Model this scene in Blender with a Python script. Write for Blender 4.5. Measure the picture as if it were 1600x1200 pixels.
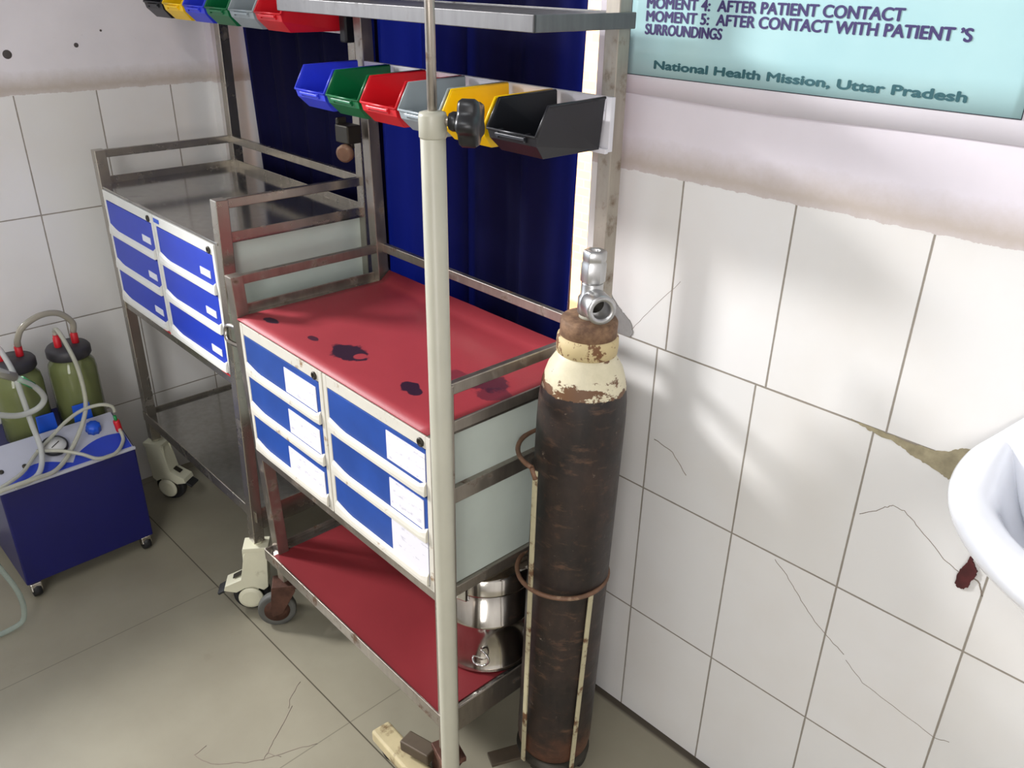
import bpy, bmesh, math, random
from mathutils import Vector, Matrix
random.seed(7)
for _o in list(bpy.data.objects): bpy.data.objects.remove(_o)
S = bpy.context.scene
COL = S.collection

# ------------------------------------------------------------------ camera
CAM_P = Vector((0, -1.16619, 1.49419))
RIGHT = Vector((0.69578498, 0.7180373, 0.0174843))
DOWN = Vector((0.32897103, -0.2969477, -0.89643746))
FWD = Vector((-0.63848361, 0.62947955, -0.44282522))
cd = bpy.data.cameras.new('camera'); cam = bpy.data.objects.new('camera', cd); COL.objects.link(cam)
cd.sensor_fit = 'HORIZONTAL'; cd.sensor_width = 36; cd.lens = 1307.11 / 1600 * 36; cd.clip_start = .02
m = Matrix.Identity(4)
for i in range(3):
    m[i][0] = RIGHT[i]; m[i][1] = -DOWN[i]; m[i][2] = -FWD[i]; m[i][3] = CAM_P[i]
cam.matrix_world = m
S.camera = cam
# ------------------------------------------------------------------ light
S.view_settings.view_transform = 'Standard'; S.view_settings.look = 'None'
S.view_settings.gamma = 1; S.view_settings.use_curve_mapping = False
S.view_settings.exposure = 0.0
W = bpy.data.worlds.new('sky'); S.world = W; W.use_nodes = True
bg = W.node_tree.nodes['Background']; bg.inputs[0].default_value = (.75, .85, 1, 1); bg.inputs[1].default_value = 2.0
def lamp(name, kind, loc, target, energy, color=(1, 1, 1), size=None, size_y=None, angle=None, spread=None):
    l = bpy.data.lights.new(name, kind); o = bpy.data.objects.new(name, l); COL.objects.link(o)
    o.location = loc; d = Vector(target) - Vector(loc); o.rotation_euler = d.to_track_quat('-Z', 'Y').to_euler()
    l.energy = energy; l.color = color
    if kind == 'AREA':
        l.shape = 'RECTANGLE'; l.size = size; l.size_y = size_y or size
        if spread: l.spread = spread
    if kind == 'SUN': l.angle = angle or .01
    return o
lamp('sun', 'SUN', (0, 0, 6), (-1.0, 2.2, 2.4), 9.0, (1, .93, .8))
lamp('daylight_through_side_window', 'AREA', (-4.6, -2.15, 2.75), (-.9, -.2, .9), 262, (1, .985, .985), .6, .6)
lamp('fill_front_right', 'AREA', (1.25, -3.0, 1.6), (-2.4, -.3, 1.1), 46, (1, .98, .97), .9, 1.9)  # added fill light for the left wall and trolleys, no real source there
lamp('fill_overhead', 'AREA', (-.6, -1.9, 2.75), (-.6, -1.9, 0), 17, (.93, .97, 1), 1.2, .2)  # added overhead fill to raise the ambient level, no fixture

# ------------------------------------------------------------------ material helpers
def lin(c):
    return tuple((v / 255 / 12.92 if v / 255 <= .04045 else ((v / 255 + .055) / 1.055) ** 2.4) for v in c) + (1,)
class NT:
    def __init__(s, name):
        s.m = bpy.data.materials.new(name); s.m.use_nodes = True; s.t = s.m.node_tree; s.b = s.t.nodes['Principled BSDF']
        s.co = s.t.nodes.new('ShaderNodeTexCoord')
    def L(s, a, b): s.t.links.new(a, b)
    def put(s, sock, v):
        if isinstance(v, (int, float)): sock.default_value = v
        elif isinstance(v, (tuple, list)): sock.default_value = v
        else: s.L(v, sock)
    def math(s, op, a, b=0.0, c=None):
        n = s.t.nodes.new('ShaderNodeMath'); n.operation = op; s.put(n.inputs[0], a); s.put(n.inputs[1], b)
        if c is not None: s.put(n.inputs[2], c)
        return n.outputs[0]
    def xyz(s, src=None):
        n = s.t.nodes.new('ShaderNodeSeparateXYZ'); s.L(src or s.co.outputs['Object'], n.inputs[0]); return n.outputs
    def mapped(s, scale):
        n = s.t.nodes.new('ShaderNodeMapping'); s.L(s.co.outputs['Object'], n.inputs[0]); n.inputs['Scale'].default_value = scale; return n.outputs[0]
    def noise(s, scale, detail=4, rough=.55, vec=None, dist=0):
        n = s.t.nodes.new('ShaderNodeTexNoise'); n.inputs['Scale'].default_value = scale; n.inputs['Detail'].default_value = detail
        n.inputs['Roughness'].default_value = rough; n.inputs['Distortion'].default_value = dist
        s.L(vec if vec is not None else s.co.outputs['Object'], n.inputs['Vector']); return n.outputs['Fac']
    def ramp(s, f, a, b, lo=0.0, hi=1.0):
        n = s.t.nodes.new('ShaderNodeMapRange'); s.put(n.inputs[0], f); n.inputs[1].default_value = a; n.inputs[2].default_value = b
        n.inputs[3].default_value = lo; n.inputs[4].default_value = hi; return n.outputs[0]
    def mix(s, f, a, b):
        n = s.t.nodes.new('ShaderNodeMix'); n.data_type = 'RGBA'; s.put(n.inputs[0], f); s.put(n.inputs[6], a); s.put(n.inputs[7], b); return n.outputs[2]
    def base(s, c): s.put(s.b.inputs['Base Color'], c)
    def bump(s, h, strength=.3, dist=.002):
        n = s.t.nodes.new('ShaderNodeBump'); n.inputs['Strength'].default_value = strength; n.inputs['Distance'].default_value = dist
        s.L(h, n.inputs['Height']); s.L(n.outputs[0], s.b.inputs['Normal'])
    def set(s, rough=None, metal=None, spec=None, trans=None, ior=None, coat=None):
        for k, v in (('Roughness', rough), ('Metallic', metal), ('Specular IOR Level', spec), ('Transmission Weight', trans), ('IOR', ior), ('Coat Weight', coat)):
            if v is not None: s.put(s.b.inputs[k], v)
        return s
def simple(name, c, rough=.5, metal=0, var=.12, scale=14, dirt=None, dirt_lo=.62, dirt_hi=.72, dscale=9, **k):
    n = NT(name); c = lin(c); f = n.noise(scale, 5)
    d = tuple(v * (1 - var) for v in c[:3]) + (1,)
    col = n.mix(n.ramp(f, .35, .65), d, c)
    if dirt:
        col = n.mix(n.ramp(n.noise(dscale, 8, .65), dirt_lo, dirt_hi), col, lin(dirt))
    n.base(col); n.set(rough=rough, metal=metal, **k)
    return n.m
M = {}
def steel(name, c, rough, dirt, lo=.58, hi=.7, metal=.9):
    n = NT(name); f = n.noise(26, 6, .6); g = n.noise(60, 4, .6, n.mapped((1, 1, .15)))
    d = n.ramp(f, lo, hi)
    n.base(n.mix(d, n.mix(n.ramp(g, .3, .7), lin(c), tuple(v * .8 for v in lin(c)[:3]) + (1,)), lin(dirt)))
    n.set(rough=n.ramp(f, lo - .08, hi, rough, min(1, rough + .3)), metal=n.math('SUBTRACT', metal, n.math('MULTIPLY', d, .5)))
    return n.m
M['steel'] = steel('stainless_steel', (182, 176, 166), .26, (120, 108, 96), .68, .8)
M['steel_bright'] = steel('polished_steel', (205, 200, 192), .14, (160, 150, 140), .7, .9, 1)
M['steel_worn'] = steel('worn_steel', (172, 164, 154), .34, (104, 80, 62), .60, .70)
M['steel_plate'] = steel('steel_plate', (178, 176, 172), .13, (120, 112, 104), .75, .9)
M['alu'] = steel('aluminium_shelf', (118, 117, 117), .5, (84, 78, 74), .66, .72, .7)
M['wallpost'] = steel('dull_steel', (178, 170, 158), .42, (112, 92, 72), .58, .72, .7)
M['chrome'] = steel('chrome', (225, 225, 225), .08, (160, 155, 150), .8, .95, 1)
M['white_paint'] = simple('white_enamel', (226, 226, 220), .4, var=.05)
M['white_worn'] = simple('worn_white_enamel', (214, 210, 198), .45, var=.06, dirt=(142, 104, 58), dirt_lo=.61, dirt_hi=.70, dscale=22)
M['side_panel'] = simple('pale_grey_enamel', (196, 206, 198), .35, var=.05)
M['blue'] = simple('blue_drawer_paint', (22, 58, 186), .38, var=.05)
M['blue_worn'] = simple('worn_blue_drawer_paint', (34, 76, 160), .42, var=.22, scale=9, dirt=(96, 120, 168), dirt_lo=.68, dirt_hi=.8, dscale=20)
M['label'] = simple('white_label', (226, 228, 236), .6, var=.03)
M['dark_metal'] = simple('dark_metal', (62, 58, 50), .4, metal=.6)
M['black_rubber'] = simple('black_rubber', (30, 30, 32), .6)
M['grey_rubber'] = simple('grey_rubber', (92, 92, 88), .6, var=.2)
M['cream_plastic'] = simple('cream_plastic', (212, 210, 186), .4, var=.08, dirt=(130, 120, 92), dirt_lo=.62, dirt_hi=.75)
M['rust_bracket'] = simple('rusty_bracket', (98, 66, 54), .6, metal=.4, var=.5, scale=30, dirt=(140, 100, 88), dirt_lo=.55, dirt_hi=.7)
M['cream_paint'] = simple('cream_paint', (178, 176, 160), .36, var=.06, dirt=(120, 108, 82), dirt_lo=.67, dirt_hi=.76, dscale=18)
M['cream_old'] = simple('old_cream_paint', (190, 176, 138), .5, var=.18, dirt=(110, 88, 58), dirt_lo=.56, dirt_hi=.66, dscale=16)
M['black_plastic'] = simple('black_plastic', (24, 25, 28), .35, var=.1)
for k, c in (('blue', (44, 62, 214)), ('green', (6, 104, 58)), ('red', (208, 24, 36)), ('grey', (150, 160, 164)), ('yellow', (250, 204, 4)), ('black', (28, 29, 34))):
    M['bin_' + k] = simple(k + '_bin_plastic', c, .36, var=.08)
M['rail_white'] = simple('white_rail_paint', (222, 220, 226), .5, var=.04, dirt=(180, 170, 168), dirt_lo=.62, dirt_hi=.75)
M['basin'] = simple('white_ceramic', (236, 239, 246), .12, var=.01, coat=.5)
M['machine_blue'] = simple('machine_blue_paint', (16, 18, 88), .38, var=.1)
M['panel_blue'] = simple('panel_blue_print', (36, 62, 176), .35, var=.06)
M['bright_blue'] = simple('bright_blue_plastic', (24, 84, 206), .35, var=.06)
M['panel_grey'] = simple('panel_grey', (176, 178, 190), .4, var=.05)
M['red_plastic'] = simple('red_rubber', (200, 26, 40), .4, var=.1)
M['green_plastic'] = simple('green_plastic', (20, 140, 72), .4)
M['lid'] = simple('dark_lid_rubber', (52, 50, 54), .5, var=.15)
M['dial'] = simple('dial_white', (220, 220, 216), .3, var=.03)
M['crack'] = simple('crack_line', (140, 128, 116), .9)
M['grout_hole'] = simple('dark_hole', (84, 78, 76), .9)
M['cement'] = simple('bare_cement', (166, 156, 128), .95, var=.3, scale=60)
M['cement_grey'] = simple('grey_cement', (150, 148, 146), .95, var=.2, scale=50)
M['rust_chip'] = simple('dark_red_chip', (84, 34, 34), .9, var=.4, scale=70)
M['old_iron'] = simple('old_brown_iron', (92, 80, 66), .6, metal=.3, var=.3, dirt=(110, 80, 58), dirt_lo=.55, dirt_hi=.7)
M['blocker_brown'] = simple('light_blocker_brown', (84, 66, 54), .7, var=.3)  # brown of the light-blocking boards added behind the curtain
M['ink'] = simple('dark_ink', (62, 52, 104), .7, var=.05)
M['ink_green'] = simple('dark_green_ink', (44, 92, 100), .7, var=.05)
M['ring_steel'] = steel('valve_steel', (190, 190, 190), .3, (130, 122, 112), .6, .75)
M['rod_cream'] = simple('flaking_cream_rod', (186, 178, 146), .5, var=.15, dirt=(104, 74, 50), dirt_lo=.52, dirt_hi=.6, dscale=30)
M['ring_rust'] = simple('rusty_ring', (126, 92, 70), .6, var=.4, scale=30, dirt=(172, 150, 122), dirt_lo=.58, dirt_hi=.7, dscale=25)
def glassy(name, c, alpha_mix, rough=.08):
    n = NT(name); n.base(lin(c)); n.set(rough=rough)
    tr = n.t.nodes.new('ShaderNodeBsdfTransparent'); tr.inputs[0].default_value = tuple(.5 + .5 * v for v in lin(c)[:3]) + (1,)
    mx = n.t.nodes.new('ShaderNodeMixShader'); mx.inputs[0].default_value = alpha_mix
    n.L(tr.outputs[0], mx.inputs[1]); n.L(n.b.outputs[0], mx.inputs[2]); n.L(mx.outputs[0], n.t.nodes['Material Output'].inputs[0])
    return n.m
M['jar_glass'] = glassy('olive_jar_glass', (122, 130, 84), .82, .08)
M['tube_clear'] = glassy('clear_tube', (200, 200, 184), .55, .15)
M['tube_milky'] = glassy('milky_tube', (206, 208, 204), .55, .25)
M['tube_brown'] = glassy('brownish_tube', (168, 162, 146), .7, .2)
M['hose_clear'] = glassy('clear_hose', (190, 204, 196), .28, .1)

# paper note with pen scribble
n = NT('note_paper'); v = n.mapped((60, 60, 170)); s_ = n.noise(1.0, 3, .6, v)
z = n.xyz()[2]; rows = n.math('PINGPONG', n.math('MULTIPLY', z, 90), 1)
ink = n.math('MULTIPLY', n.ramp(s_, .56, .62), n.ramp(rows, .55, .75))
n.base(n.mix(n.math('MULTIPLY', ink, .28), lin((226, 224, 232)), lin((96, 96, 130)))); n.set(rough=.7); M['note'] = n.m
# red mat with stains
def red_mat(name, c, c2, stains):
    n = NT(name); o = n.xyz(); f = n.noise(5, 5); g = n.noise(220, 3)
    col = n.mix(n.ramp(f, .35, .7), lin(c), lin(c2))
    w = n.noise(26, 5, .6)
    for (x, y, rx, ry, amt, inner) in stains:
        dx = n.math('DIVIDE', n.math('SUBTRACT', o[0], x), rx); dy = n.math('DIVIDE', n.math('SUBTRACT', o[1], y), ry)
        d = n.math('ADD', n.math('SQRT', n.math('ADD', n.math('MULTIPLY', dx, dx), n.math('MULTIPLY', dy, dy))), n.math('MULTIPLY', n.math('SUBTRACT', w, .5), 1.5))
        mk = n.ramp(d, .95, .8)
        if inner:
            ix, iy, ir = inner
            ex = n.math('SUBTRACT', o[0], ix); ey = n.math('SUBTRACT', o[1], iy)
            e = n.math('SQRT', n.math('ADD', n.math('MULTIPLY', ex, ex), n.math('MULTIPLY', ey, ey)))
            mk = n.math('MULTIPLY', mk, n.ramp(e, ir * .85, ir * 1.1))
        col = n.mix(n.math('MULTIPLY', mk, amt), col, lin((44, 18, 40)))
    n.base(col); n.set(rough=.5, spec=.35); n.bump(g, .15, .001); return n.m

# tiled walls
X0, Z0, PX, PZ = -.6055, .281, .2025, .302
def tiled(name, axis, off, toprow_shift, paint):
    n = NT(name); o = n.xyz(); u = o[axis]; z = o[2]
    wob = n.math('MULTIPLY', n.math('SUBTRACT', n.noise(38, 6, .7), .5), .022)
    shift = n.math('MULTIPLY', n.math('GREATER_THAN', z, Z0 + 2 * PZ), toprow_shift)
    uu = n.math('DIVIDE', n.math('SUBTRACT', n.math('SUBTRACT', u, off), shift), PX)
    vv = n.math('DIVIDE', n.math('SUBTRACT', z, Z0), PZ)
    du = n.math('MULTIPLY', n.math('PINGPONG', uu, .5), PX); dv = n.math('ADD', n.math('MULTIPLY', n.math('PINGPONG', vv, .5), PZ), n.math('GREATER_THAN', z, Z0 + 3 * PZ - .012))
    dd = n.math('MINIMUM', du, dv); gw = n.math('ADD', .0004, n.math('MULTIPLY', n.noise(24, 6, .75), .0016))
    joint = n.math('MULTIPLY', n.ramp(n.math('SUBTRACT', dd, gw), 0, .0008, 1, 0), n.math('LESS_THAN', z, Z0 + 3 * PZ + .003))
    cell = n.t.nodes.new('ShaderNodeTexWhiteNoise'); cell.noise_dimensions = '2D'
    cv = n.t.nodes.new('ShaderNodeCombineXYZ'); n.L(n.math('FLOOR', uu), cv.inputs[0]); n.L(n.math('FLOOR', vv), cv.inputs[1]); n.L(cv.outputs[0], cell.inputs['Vector'])
    tile = n.mix(cell.outputs['Value'], lin((224, 223, 221)), lin((231, 230, 229)))
    tile = n.mix(n.ramp(n.noise(3.5, 4), .45, .75, 0, .22), tile, lin((205, 194, 178)))
    tile = n.mix(n.math('MULTIPLY', joint, .85), tile, lin((128, 118, 104)))
    # plaster above the tiles with a dirty ragged seam
    pl = n.mix(n.ramp(n.noise(7, 6), .35, .7), lin(paint), tuple(v * .93 for v in lin(paint)[:3]) + (1,))
    topz = Z0 + 3 * PZ
    seam = n.math('ABSOLUTE', n.math('SUBTRACT', n.math('ADD', z, n.math('MULTIPLY', wob, 1.2)), topz + .016))
    pl = n.mix(n.ramp(seam, .045, .002, 0, .85), pl, lin((182, 170, 158)))
    pl = n.mix(n.ramp(n.noise(70, 4, .7, n.mapped((.4, .4, 3))), .70, .74, 0, .5), pl, lin((150, 144, 146)))
    up = n.math('GREATER_THAN', n.math('ADD', z, n.math('MULTIPLY', wob, .6)), topz + .003)
    n.base(n.mix(up, tile, pl)); n.set(rough=n.math('ADD', n.math('MULTIPLY', up, .5), .22))
    n.bump(n.math('SUBTRACT', n.math('MULTIPLY', up, 2.0), n.math('MULTIPLY', joint, n.math('SUBTRACT', 1.0, up))), .5, .0015)
    return n.m
M['tile_back'] = tiled('tiled_plaster_back', 0, X0, .018, (226, 220, 228))
M['tile_left'] = tiled('tiled_plaster_left', 1, -.1223, 0, (228, 224, 228))
M['plaster'] = simple('white_plaster', (222, 220, 218), .8, var=.05, scale=4)
n = NT('floor_vinyl'); o = n.xyz(); f = n.noise(4, 6); g = n.noise(150, 3)
jx = n.math('MULTIPLY', n.math('PINGPONG', n.math('DIVIDE', n.math('SUBTRACT', o[0], -1.183), .62), .5), .62)
jy = n.math('MULTIPLY', n.math('PINGPONG', n.math('DIVIDE', n.math('SUBTRACT', o[1], -.482), .62), .5), .62)
jn = n.ramp(jy, .0008, .0022, 1, 0); jn2 = n.ramp(jx, .0006, .0018, .55, 0)
c = n.mix(n.ramp(f, .3, .7), lin((150, 145, 127)), lin((138, 132, 115)))
c = n.mix(n.ramp(n.noise(9, 8, .7), .62, .8, 0, .5), c, lin((118, 110, 94)))
c = n.mix(n.math('MAXIMUM', jn, jn2), c, lin((78, 72, 60)))
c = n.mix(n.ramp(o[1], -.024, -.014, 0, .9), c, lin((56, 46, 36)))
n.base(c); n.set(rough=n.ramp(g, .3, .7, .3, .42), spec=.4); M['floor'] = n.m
# curtain cloth: diffuse + translucent
n = NT('curtain_cloth'); w = n.noise(160, 2, .5, n.mapped((1, 1, .25)))
n.base(n.mix(w, lin((11, 11, 46)), lin((15, 15, 58)))); n.set(rough=.75, spec=.15)
tl = n.t.nodes.new('ShaderNodeBsdfTranslucent'); tl.inputs[0].default_value = lin((20, 46, 200))
mx = n.t.nodes.new('ShaderNodeMixShader'); mx.inputs[0].default_value = .2
n.L(n.b.outputs[0], mx.inputs[1]); n.L(tl.outputs[0], mx.inputs[2]); n.L(mx.outputs[0], n.t.nodes['Material Output'].inputs[0]); M['curtain'] = n.m
# exterior
n = NT('sunlit_brick'); br = n.t.nodes.new('ShaderNodeTexBrick'); br.inputs['Scale'].default_value = 5
br.inputs['Color1'].default_value = lin((232, 190, 140)); br.inputs['Color2'].default_value = lin((236, 196, 148)); br.inputs['Mortar'].default_value = lin((238, 206, 164))
mp = n.t.nodes.new('ShaderNodeMapping'); mp.inputs['Rotation'].default_value = (math.pi / 2, 0, 0); n.L(n.co.outputs['Object'], mp.inputs[0]); n.L(mp.outputs[0], br.inputs['Vector'])
n.base(br.outputs['Color']); n.set(rough=.9); M['brick'] = n.m
M['ground'] = simple('pale_ground', (226, 178, 140), .9, var=.1, scale=3)
# cylinder paint
n = NT('cylinder_paint'); o = n.xyz(); f = n.noise(16, 10, .72); f2 = n.noise(45, 8, .7); f3 = n.noise(9, 8, .68, n.mapped((1.6, 1.6, .9)))
body = n.mix(n.ramp(f3, .35, .7), lin((17, 15, 15)), lin((54, 40, 34)))
body = n.mix(n.ramp(f2, .58, .74, 0, .6), body, lin((88, 58, 42)))
body = n.mix(n.ramp(n.noise(15, 7, .7, n.mapped((1, 1, 3.2))), .56, .70, 0, .6), body, lin((108, 78, 58)))
body = n.mix(n.ramp(n.noise(48, 8, .78), .64, .70, 0, .75), body, lin((150, 134, 118)))
body = n.mix(n.math('MULTIPLY', n.ramp(n.math('ADD', o[2], n.math('MULTIPLY', f, .2)), .20, .12), .6), body, lin((116, 70, 46)))
cream = n.mix(n.ramp(n.noise(26, 8, .7), .3, .8), lin((218, 210, 182)), lin((196, 188, 158)))
rustamt = n.math('ADD', n.math('MULTIPLY', n.ramp(o[2], .915, .872), .165), n.math('MULTIPLY', n.ramp(o[2], .925, .94), .05))
peel = n.ramp(n.math('ADD', n.noise(20, 9, .7, n.mapped((1, 1, 1.8))), rustamt), .615, .64)
cream = n.mix(peel, cream, lin((104, 72, 46)))
edge = n.math('GREATER_THAN', n.math('ADD', o[2], n.math('MULTIPLY', n.math('SUBTRACT', f2, .5), .02)), .866)
n.base(n.mix(edge, body, cream)); n.set(rough=n.ramp(f, .3, .7, .38, .6)); n.bump(f2, .2, .001); M['cylinder'] = n.m
n = NT('rusty_collar'); f = n.noise(34, 8, .7)
n.base(n.mix(n.ramp(f, .4, .6), lin((98, 72, 54)), lin((138, 108, 82)))); n.set(rough=.75); n.bump(f, .4, .001); M['collar'] = n.m
n = NT('flaking_neck'); f = n.noise(30, 9, .72); n.base(n.mix(n.ramp(f, .53, .56), lin((196, 178, 134)), lin((112, 76, 46)))); n.set(rough=.65); M['neck'] = n.m
# poster sheet
n = NT('poster_print'); o = n.xyz()
n.base(n.mix(n.ramp(n.noise(5, 3), .35, .7), lin((178, 214, 217)), lin((168, 207, 212)))); n.set(rough=.28, spec=.5); M['poster_blue'] = n.m
M['poster_white'] = simple('poster_margin', (228, 224, 232), .3, var=.03)
M['black_line'] = simple('black_border_line', (40, 44, 56), .6)

# ------------------------------------------------------------------ mesh helpers
class MB:
    def __init__(s): s.v = []; s.f = []; s.sm = []
    def add(s, vs, fs, smooth=False):
        k = len(s.v); s.v += [tuple(p) for p in vs]
        for f in fs: s.f.append(tuple(i + k for i in f)); s.sm.append(smooth)
        return s
    def box(s, a, b, mat=None):
        x0, y0, z0 = a; x1, y1, z1 = b
        vs = [(x0, y0, z0), (x1, y0, z0), (x1, y1, z0), (x0, y1, z0), (x0, y0, z1), (x1, y0, z1), (x1, y1, z1), (x0, y1, z1)]
        if mat is not None: vs = [mat @ Vector(p) for p in vs]
        return s.add(vs, [(0, 3, 2, 1), (4, 5, 6, 7), (0, 1, 5, 4), (1, 2, 6, 5), (2, 3, 7, 6), (3, 0, 4, 7)])
    def bar(s, p, q, w, h, up=(0, 0, 1), ref=None):
        p = Vector(p); q = Vector(q); d = (q - p).normalized()
        u = Vector(ref) if ref else (Vector((1, 0, 0)) if abs(d.z) > .9 else Vector(up))
        a = d.cross(u).normalized(); b = a.cross(d).normalized(); vs = []
        for c in (p, q):
            for i, j in ((-1, -1), (1, -1), (1, 1), (-1, 1)): vs.append(c + a * (i * w / 2) + b * (j * h / 2))
        return s.add(vs, [(3, 2, 1, 0), (4, 5, 6, 7), (0, 1, 5, 4), (1, 2, 6, 5), (2, 3, 7, 6), (3, 0, 4, 7)])
    def tube(s, pts, r, n=12, cap=True, closed=False):
        pts = [Vector(p) for p in pts]; N = len(pts); rings = []; k0 = len(s.v); prev = None
        rr = r if isinstance(r, (list, tuple)) else [r] * N
        for i, p in enumerate(pts):
            if closed: d = pts[(i + 1) % N] - pts[i - 1]
            else: d = pts[min(i + 1, N - 1)] - pts[max(i - 1, 0)]
            d.normalize()
            if prev is None: a = d.orthogonal().normalized()
            else: a = (prev - d * prev.dot(d)).normalized()
            prev = a; b = d.cross(a)
            for j in range(n):
                t = 2 * math.pi * j / n; s.v.append(tuple(p + (a * math.cos(t) + b * math.sin(t)) * rr[i]))
        for i in range(N if closed else N - 1):
            i2 = (i + 1) % N
            for j in range(n):
                j2 = (j + 1) % n; s.f.append((k0 + i * n + j, k0 + i * n + j2, k0 + i2 * n + j2, k0 + i2 * n + j)); s.sm.append(True)
        if cap and not closed:
            s.f.append(tuple(k0 + j for j in reversed(range(n)))); s.sm.append(False)
            s.f.append(tuple(k0 + (N - 1) * n + j for j in range(n))); s.sm.append(False)
        return s
    def lathe(s, prof, o=(0, 0, 0), axis=(0, 0, 1), n=32, close=False):
        ax = Vector(axis).normalized(); a = ax.orthogonal().normalized(); b = ax.cross(a); o = Vector(o); k = len(s.v)
        for r, h in prof:
            for j in range(n):
                t = 2 * math.pi * j / n; s.v.append(tuple(o + ax * h + (a * math.cos(t) + b * math.sin(t)) * max(r, 1e-5)))
        P = len(prof)
        for i in range(P if close else P - 1):
            i2 = (i + 1) % P
            for j in range(n):
                j2 = (j + 1) % n; s.f.append((k + i * n + j, k + i * n + j2, k + i2 * n + j2, k + i2 * n + j)); s.sm.append(True)
        if not close:
            s.f.append(tuple(k + j for j in reversed(range(n)))); s.sm.append(False)
            s.f.append(tuple(k + (P - 1) * n + j for j in range(n))); s.sm.append(False)
        return s
    def prism(s, poly, d, mat=None):
        # poly: 3D points of one face, d: extrusion vector
        d = Vector(d); P = [Vector(p) for p in poly]; n = len(P); vs = P + [p + d for p in P]
        if mat is not None: vs = [mat @ p for p in vs]
        return s.add(vs, [tuple(reversed(range(n))), tuple(range(n, 2 * n))] + [(i, (i + 1) % n, n + (i + 1) % n, n + i) for i in range(n)])
    def obj(s, name, m, parent=None, bevel=0, seg=2):
        me = bpy.data.meshes.new(name); me.from_pydata(s.v, [], s.f); me.validate(); me.update()
        bm = bmesh.new(); bm.from_mesh(me); bmesh.ops.recalc_face_normals(bm, faces=bm.faces); bm.to_mesh(me); bm.free()
        if len(me.polygons) == len(s.sm): me.polygons.foreach_set('use_smooth', s.sm)
        me.materials.append(M[m] if isinstance(m, str) else m)
        o = bpy.data.objects.new(name, me); COL.objects.link(o)
        if parent: o.parent = parent
        if bevel:
            b = o.modifiers.new('b', 'BEVEL'); b.width = bevel; b.segments = seg; b.limit_method = 'ANGLE'; b.angle_limit = .7
        return o
def tag(o, label=None, cat=None, group=None, kind=None):
    for k, v in (('label', label), ('category', cat), ('group', group), ('kind', kind)):
        if v: o[k] = v
    return o
def thing(name, label, cat, loc=(0, 0, 0), rz=0, group=None):
    o = bpy.data.objects.new(name, None); COL.objects.link(o); o.location = loc; o.rotation_euler = (0, 0, rz); o.empty_display_size = .05
    return tag(o, label, cat, group)
def struct(o): o['kind'] = 'structure'; return o
def smoothpath(pts, k=6):
    P = [Vector(p) for p in pts]; out = []
    for i in range(len(P) - 1):
        a = P[max(i - 1, 0)]; b = P[i]; c = P[i + 1]; d = P[min(i + 2, len(P) - 1)]
        for j in range(k):
            t = j / k
            out.append(.5 * ((2 * b) + (c - a) * t + (2 * a - 5 * b + 4 * c - d) * t * t + (3 * b - a - 3 * c + d) * t ** 3))
    out.append(P[-1]); return out

# ------------------------------------------------------------------ the room
XL, XR, YF, ZC = -2.455, 1.5, -3.6, 2.95
OX0, OX1, OZ0, OZ1 = -2.415, -.99, .72, 2.15     # window opening
struct(MB().box((XL - .2, YF - .2, -.1), (XR + .2, .2, 0)).obj('floor', 'floor'))
struct(MB().box((XL - .2, YF - .2, ZC), (XR + .2, .2, ZC + .1)).obj('ceiling', 'plaster'))
w = MB()
w.box((XL, 0, 0), (OX0, .2, ZC)); w.box((OX1, 0, 0), (XR + .2, .2, ZC)); w.box((OX0, 0, 0), (OX1, .2, OZ0)); w.box((OX0, 0, OZ1), (OX1, .2, ZC))
wall_back = struct(w.obj('wall_back', 'tile_back'))
SY0, SY1, SZ0, SZ1 = -2.3, -.80, .80, 2.45     # side window, left of the frame
wall_left = struct(MB().box((XL - .2, YF, 0), (XL, SY0, ZC)).box((XL - .2, SY1, 0), (XL, .2, ZC)).box((XL - .2, SY0, 0), (XL, SY1, SZ0)).box((XL - .2, SY0, SZ1), (XL, SY1, ZC)).obj('wall_left', 'tile_left'))
w2 = MB()
for a, b in (((0, SY0, SZ0), (.05, SY0 + .04, SZ1)), ((0, SY1 - .04, SZ0), (.05, SY1, SZ1)), ((0, SY0, SZ0), (.05, SY1, SZ0 + .04)), ((0, SY0, SZ1 - .04), (.05, SY1, SZ1))): w2.box((XL - .17 + a[0], a[1], a[2]), (XL - .17 + b[0], b[1], b[2]))
struct(w2.obj('window_2', 'white_paint', bevel=.002))
struct(MB().box((XR, YF, 0), (XR + .2, 0, ZC)).obj('wall_right', 'plaster'))
struct(MB().box((XL, YF - .2, 0), (XR, YF, ZC)).obj('wall_front', 'plaster'))
# window frame, bars and unseen boards added to stripe the curtain's backlight
win = MB()
for a, b in (((OX0, .12, OZ0), (OX0 + .05, .18, OZ1)), ((OX1 - .05, .12, OZ0), (OX1, .18, OZ1)), ((OX0, .12, OZ0), (OX1, .18, OZ0 + .05)), ((OX0, .12, OZ1 - .05), (OX1, .18, OZ1))): win.box(a, b)
win = struct(win.obj('window_1', 'white_worn', bevel=.002))
MB().box((OX0 + .07, .105, OZ0 + .05), (-1.74, .12, OZ1 - .05)).obj('light_blocker', 'blocker_brown', win, .002)
MB().box((-1.50, .10, OZ0 + .05), (-1.40, .12, OZ1 - .05)).obj('light_blocker', 'blocker_brown', win, .002)
MB().box((-1.37, .10, OZ0 + .05), (-1.13, .12, OZ1 - .05)).obj('light_blocker', 'blocker_brown', win, .002)
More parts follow.
